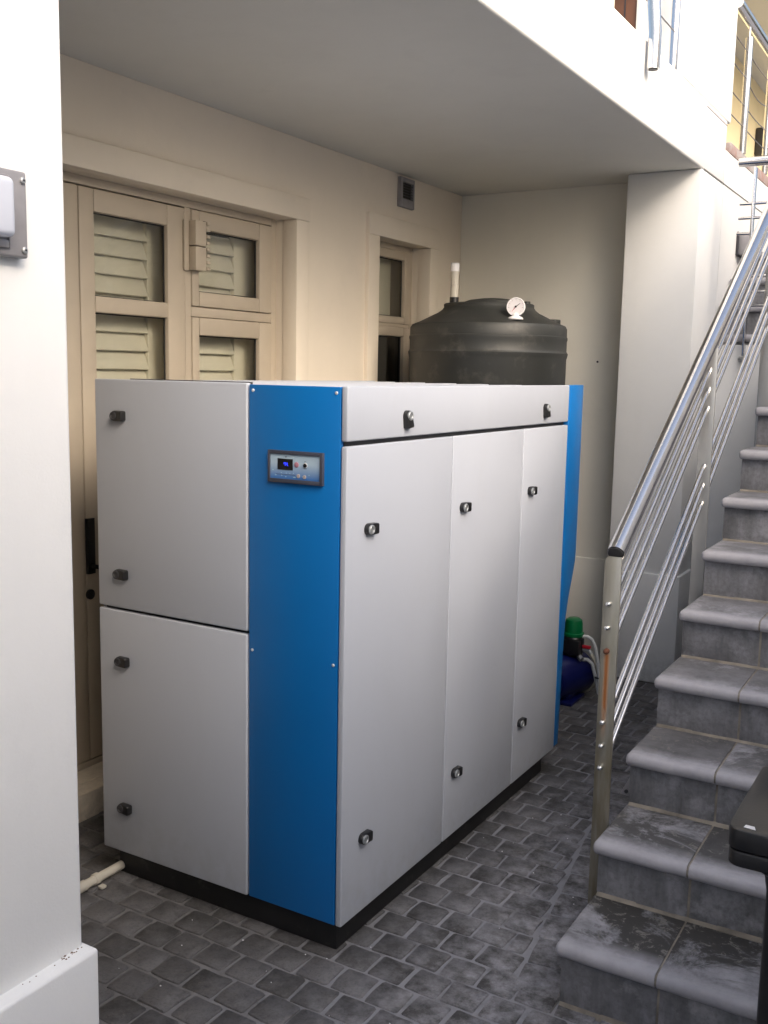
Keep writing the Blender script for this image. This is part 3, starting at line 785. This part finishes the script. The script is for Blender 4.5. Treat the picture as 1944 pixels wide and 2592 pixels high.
# ------------------------------------------------------------------ booster pump
pu = thing('booster_pump', (-.31, 2.62, 0), 'dark blue booster pump with green capped controller behind the cabinet', 'pump')
cx, cy_, cz_ = -.305, 2.60, .125
part('motor', MB().lathe([(.06, -.17), (.100, -.165), (.108, -.15), (.110, .06), (.112, .07), (.112, .10)], (cx, cy_ + .0, cz_), (0.25, 1, 0), 36), M_pump, pu)
part('fan_cover', MB().lathe([(.05, -.215), (.09, -.21), (.098, -.19), (.098, -.171)], (cx, cy_, cz_), (.25, 1, 0), 30), M_pump, pu)
part('flange', MB().lathe([(.122, .101), (.122, .125), (.10, .14)], (cx, cy_, cz_), (.25, 1, 0), 36), simple('cream_casting', (.42, .40, .33), .5), pu)
part('foot', MB().box(cx - .085, cx + .085, 2.46, 2.66, 0, .02).box(cx - .06, cx + .06, 2.50, 2.62, .02, .05), M_pump, pu, bevel=.005)
part('controller', MB().lathe([(.040, .232), (.052, .24), (.056, .27), (.056, .325), (.050, .335)], (-.275, 2.60, 0), n=28).box(-.32, -.225, 2.545, 2.60, .245, .32), M_black, pu, bevel=.003)
part('controller_cap', MB().lathe([(.053, .335), (.054, .350), (.047, .353), (.045, .40), (.041, .418), (.028, .427)], (-.275, 2.60, 0), n=28), M_green, pu)
part('valve_handle', MB().box(-.222, -.178, 2.585, 2.60, .278, .294), M_red, pu, bevel=.003)
part('valve_body', MB().path([(-.235, 2.60, .27), (-.19, 2.60, .268), (-.175, 2.60, .25)], .012, 10).path([(-.235, 2.58, .235), (-.215, 2.57, .222)], .014, 10), M_galv, pu)
part('hose', MB().path([(-.225, 2.60, .335), (-.20, 2.60, .338), (-.178, 2.605, .325), (-.160, 2.61, .285), (-.145, 2.61, .22), (-.132, 2.61, .14), (-.120, 2.61, .05), (-.10, 2.60, .008)], .0095, 10), M_hose, pu)
part('hose', MB().path([(-.225, 2.61, .212), (-.20, 2.615, .214), (-.175, 2.62, .195), (-.155, 2.62, .13), (-.135, 2.62, .05), (-.11, 2.64, .008)], .0095, 10), M_hose, pu)
part('cable_tie', MB().lathe([(.019, -.003), (.019, .003)], (-.138, 2.615, .13), (0, 0, 1), 12), M_black, pu)

# ------------------------------------------------------------------ drain pipe on the floor at the left
dp = thing('drain_pipe', (-.89, -.3, 0), 'cream drain pipe lying on the paving from the plinth to the left pillar', 'pipe')
part('pipe', MB().path([(-.885, .034, .024), (-.887, -1.02, .024)], .0145, 18), M_pvc, dp)
part('coupling', MB().path([(-.886, -.125, .024), (-.887, -.30, .024)], .0175, 18), M_pvc, dp)
part('clip', MB().box(-.868, -.848, -.088, -.068, .001, .010).path([(-.8862, -.088, .024), (-.8862, -.068, .024)], .0182, 18), M_pvc, dp, bevel=.002)

# ------------------------------------------------------------------ bulkhead lamp on the near pillar
bl = thing('bulkhead_lamp', (XP, -1.25, 1.89), 'grey rectangular bulkhead lamp with a frosted cover on the white left pillar', 'lamp', 'wall lamps')
y1_, y0_, z0_, z1_ = -1.119, -1.43, 1.825, 1.957
part('lamp_base', MB().box(XP - .008, XP + .012, y0_, y1_, z0_, z1_), M_lampgrey, bl, bevel=.004, seg=3)
part('lamp_rim', frame_rect(MB(), XP + .0125, XP + .018, y0_ + .020, y1_ - .036, z0_ + .012, z1_ - .010, .005, .005, .012, .005), M_lampgrey, bl, bevel=.002)
part('diffuser', MB().box(XP + .0125, XP + .040, y0_ + .026, y1_ - .042, z0_ + .026, z1_ - .016), M_lens, bl, bevel=.011, seg=5)
for (y, z) in ((y1_ - .0085, z1_ - .014), (y1_ - .0085, z0_ + .012), (y0_ + .0085, z1_ - .014), (y0_ + .0085, z0_ + .012)):
    o = part('lamp_screw', MB().lathe([(.0052, 0), (.0052, .003), (.0035, .0042)], (XP + .012, y, z), (1, 0, 0), 14), M_galv, bl)
    part('screw_slot', MB().lathe([(.0018, 0), (.0018, .0006)], (XP + .0163, y, z), (1, 0, 0), 8), M_dark, o)

# ------------------------------------------------------------------ black table at the right edge and the block on it
tb = thing('black_table', (1.36, -.2, 0), 'black moulded table with a rounded corner at the lower right edge', 'table')
TX0, TX1, TY0, TY1 = 1.090, 1.62, -.355, .02
def rrect(x0, x1, y0, y1, r, n=6):
    out = []
    for (cx_, cy2, a0) in ((x1 - r, y1 - r, 0), (x0 + r, y1 - r, 90), (x0 + r, y0 + r, 180), (x1 - r, y0 + r, 270)):
        out += [(cx_ + r * math.cos(R(a0 + 90 * i / n)), cy2 + r * math.sin(R(a0 + 90 * i / n))) for i in range(n + 1)]
    return out
part('tabletop', MB().prism(rrect(TX0, TX1, TY0, TY1, .028), 'z', .782, .822), M_black, tb, bevel=.004)
part('apron', MB().prism(rrect(TX0 + .002, TX1 - .002, TY0 + .002, TY1 - .002, .026), 'z', .748, .7795), M_black, tb, bevel=.004)
for (x, y) in ((1.183, -.315), (1.54, -.315), (1.183, -.03), (1.54, -.03)):
    part('leg', MB().path([(x, y, 0), (x, y, .70), (x, y, .735), (x, y, .749)], [.020, .020, .026, .045], 16), M_black, tb)
bx = thing('black_case', (1.3, -.17, .822), 'black rounded case standing on the black table', 'case')
part('case_body', MB().prism(rrect(1.150, 1.42, -.29, -.05, .03), 'z', .823, .93), M_black, bx, bevel=.012, seg=3)
part('case_lid', MB().prism(rrect(1.147, 1.423, -.293, -.047, .03), 'z', .9305, .955), M_black, bx, bevel=.008, seg=3)
solid('paper_scrap', MB().add([(1.118, -.338, .8235), (1.140, -.340, .8235), (1.136, -.329, .8245), (1.120, -.327, .8240), (1.118, -.338, .8225), (1.140, -.340, .8225), (1.136, -.329, .8225), (1.120, -.327, .8225)],
      [(0, 1, 2, 3), (7, 6, 5, 4), (0, 4, 5, 1), (1, 5, 6, 2), (2, 6, 7, 3), (3, 7, 4, 0)]), M_paperw, 'tiny white scrap lying on the black tabletop', 'scrap', smooth=False)

# ------------------------------------------------------------------ unseen walls added out of frame to block sky and shape the daylight
solid('unseen_passage_wall', MB().box(XL - .3, -.301, -4.45, -4.2, -.2, ZC), M_palecream, 'unseen wall added to keep the space behind the left pillar dark', 'wall')
solid('unseen_stair_wall', MB().box(2.3, 2.6, 1.3, 9, -.2, 3.9), M_white, 'unseen tall white wall added right of the stair to block light', 'wall')
solid('unseen_yard_wall', MB().box(2.3, 2.6, -7.2, -1.1, -.2, 3.25), M_white, 'unseen tall white wall added right of the camera to block low sky', 'wall')
solid('unseen_yard_wall', MB().box(2.3, 2.6, -1.098, 1.298, -.2, 2.3), M_white, 'unseen lower white wall added on the right to let daylight over it', 'wall')
solid('unseen_yard_wall', MB().box(-6, 2.6, -7.5, -7.2, -.2, 2.1), M_white, 'unseen white wall added behind the camera to block low sky', 'wall')

# ------------------------------------------------------------------ pavers
PV = .1070
def paver_variant(sd_, w_=.1035, d_=.0985):
    rg = random.Random(sd_); hw, hd = w_ / 2, d_ / 2; c = .005
    base = [(-hw + c, -hd), (0, -hd), (hw - c, -hd), (hw, -hd + c), (hw, 0), (hw, hd - c), (hw - c, hd), (0, hd), (-hw + c, hd), (-hw, hd - c), (-hw, 0), (-hw, -hd + c)]
    base = [(x + rg.uniform(-.002, .002), y + rg.uniform(-.002, .002)) for x, y in base]
    n = len(base); vs = []; fs = []
    for (s_, z) in ((1.0, -.02), (1.0, -.0045), (.985, -.0012), (.965, 0)):
        vs += [(x * s_, y * s_, z + (rg.uniform(-.0006, .0006) if z > -.01 else 0)) for x, y in base]
    for L in range(3):
        fs += [(L * n + i, L * n + (i + 1) % n, (L + 1) * n + (i + 1) % n, (L + 1) * n + i) for i in range(n)]
    fs.append(tuple(3 * n + i for i in range(n)))
    me = bpy.data.meshes.new('paver'); me.from_pydata(vs, [], fs); me.materials.append(M_paver)
    for p in me.polygons: p.use_smooth = True
    me.set_sharp_from_angle(angle=R(60))
    return me
PM = [paver_variant(i) for i in range(9)]
BM_ = [paver_variant(80 + i, .122, .134) for i in range(4)]
CamP = m.translation
def view(p):
    d = Vector(p) - CamP; zc = d.dot(fw)
    if zc < .2: return None
    u = 972 + 2544.4 * d.dot(rt) / zc; v_ = 1296 - 2544.4 * d.dot(up) / zc
    return (u, v_, zc)
BOXES = [(-W, 0, 0, 1.81, HB, 1.62), (XL, XP, -4.2, -1.02, 0, 2.7)] + [(X0, 2.2, Y0 + k * RUN, 3.4, 0, RISE * (k + 1)) for k in range(10)]
def blocked(p):
    o = CamP; d = Vector(p) - o
    for b in BOXES:
        t0, t1 = 0.0, .999
        for ax in range(3):
            lo, hi = b[2 * ax], b[2 * ax + 1]
            if abs(d[ax]) < 1e-9:
                if not lo <= o[ax] <= hi: t0 = 2; break
                continue
            a, c = (lo - o[ax]) / d[ax], (hi - o[ax]) / d[ax]
            if a > c: a, c = c, a
            t0, t1 = max(t0, a), min(t1, c)
        if t0 < t1: return True
    return False
def seam_x(y): return .462 - (y - .16) * .142              # pavers meet the edging course along this slightly skewed line
spots = []
rgp = random.Random(11)
for j in range(-14, 34):
    y = -.1225 + PV * (j + .5)
    off = (PV + .006) / 2 * (j % 2)
    for i in range(-14, 26):
        x = -.0 + (PV + .006) * i + off - .02
        if x < XL + .06 or x > 2.2: continue
        if y > 3.3 and x < -.3: continue
        if x > .50 and y > .17: continue
        kind = 'p'
        if .165 < y < 1.7:
            lim = seam_x(y) - .006
            if x - .054 > lim - .022: continue
            if x + .054 > lim - .030:                       # the last stone of the course is cut to meet the edging
                wd = lim - (x - .052); kind = paver_variant(200 + j, wd, .0985); x = x - .052 + wd / 2
        if y < -1.0 and x < XP + .05: continue
        spots.append((x, y, kind))
for j in range(0, 12):
    y = .215 + .141 * j
    if y < 1.75:
        spots.append((seam_x(y) + .070, y, 'b'))
scored = []
for sp3 in spots:
    vw = view((sp3[0], sp3[1], 0)); vis = False; size = 0
    if vw and -40 < vw[0] < 1984 and -40 < vw[1] < 2640:
        vis = any(not blocked((sp3[0] + a, sp3[1] + b, .002)) for a in (-.045, .045) for b in (-.045, .045))
        size = 1 / vw[2]
    scored.append((size if vis else 0, sp3))
scored.sort(key=lambda t: -t[0])
rest = MB()
for n_, (s_, (x, y, kd)) in enumerate(scored):
    me = rgp.choice({'p': PM, 'b': BM_}[kd]) if isinstance(kd, str) else kd
    dz = rgp.uniform(-.0018, .0012); rz = R(rgp.uniform(-2.2, 2.2)) + (R(8) if kd == 'b' else 0)
    tx, ty = R(rgp.uniform(-.35, .35)), R(rgp.uniform(-.35, .35))
    if s_ > 0 and n_ < 300:
        o = link('paver', me, ground, (x + rgp.uniform(-.002, .002), y + rgp.uniform(-.0018, .0018), dz)); o.rotation_euler = (tx, ty, rz)
        o.scale = (rgp.uniform(.965, 1.012), rgp.uniform(.965, 1.012), 1)
    else:
        mt = Matrix.Translation((x, y, dz)) @ Matrix.Rotation(rz, 4, 'Z')
        rest.add([mt @ v.co for v in me.vertices], [tuple(p.vertices) for p in me.polygons])
if rest.v:
    o = part('far_pavers', rest, M_paver, ground, ang=60); o['kind'] = 'stuff'
ed = part('edging_strip', MB().prism([(.598, .10), (.598, 2.9), (.50, 1.75), (.541, .20), (.545, .10)], 'z', -.02, -.003), M_conc, ground)

# crumbs and flakes on the paving
lit = MB(); rl = random.Random(5)
for k in range(46):
    x, y = rl.uniform(-.5, .5), rl.uniform(-.45, 1.3)
    if -W < x < .02 and y > 0: continue
    s_ = rl.uniform(.0012, .0036); a = rl.uniform(0, 6.28)
    c_, s2 = math.cos(a) * s_, math.sin(a) * s_
    lit.add([(x + c_, y + s2, .0025), (x - s2, y + c_, .003), (x - c_ * .8, y - s2, .0025), (x + s2, y - c_ * .7, .0035), (x, y, .0052)], [(0, 1, 4), (1, 2, 4), (2, 3, 4), (3, 0, 4), (3, 2, 1, 0)])
lo_ = part('paint_flakes', lit, M_paperw, None, smooth=False); lo_['kind'] = 'stuff'
lo_['label'] = 'tiny white flakes scattered on the dark paving'; lo_['category'] = 'debris'

crumb = MB()
for k in range(34):
    y = rl.choice((rl.uniform(-1.10, -1.03), rl.uniform(-1.75, -1.03))); x = XP - .008 + rl.uniform(.001, .011)
    s_ = rl.uniform(.0010, .0030)
    crumb.add([(x + s_, y, DADO + .0002), (x, y + s_, DADO + .0002), (x - s_, y, DADO + .0002), (x, y - s_ * 1.4, DADO + .0002), (x, y, DADO + s_ * .9)], [(0, 1, 4), (1, 2, 4), (2, 3, 4), (3, 0, 4), (3, 2, 1, 0)])
cr = part('ledge_grit', crumb, simple('brown_grit', (.16, .10, .07), .9), None, smooth=False); cr['kind'] = 'stuff'
cr['label'] = 'brown grit lying on the ledge of the near white pillar'; cr['category'] = 'debris'
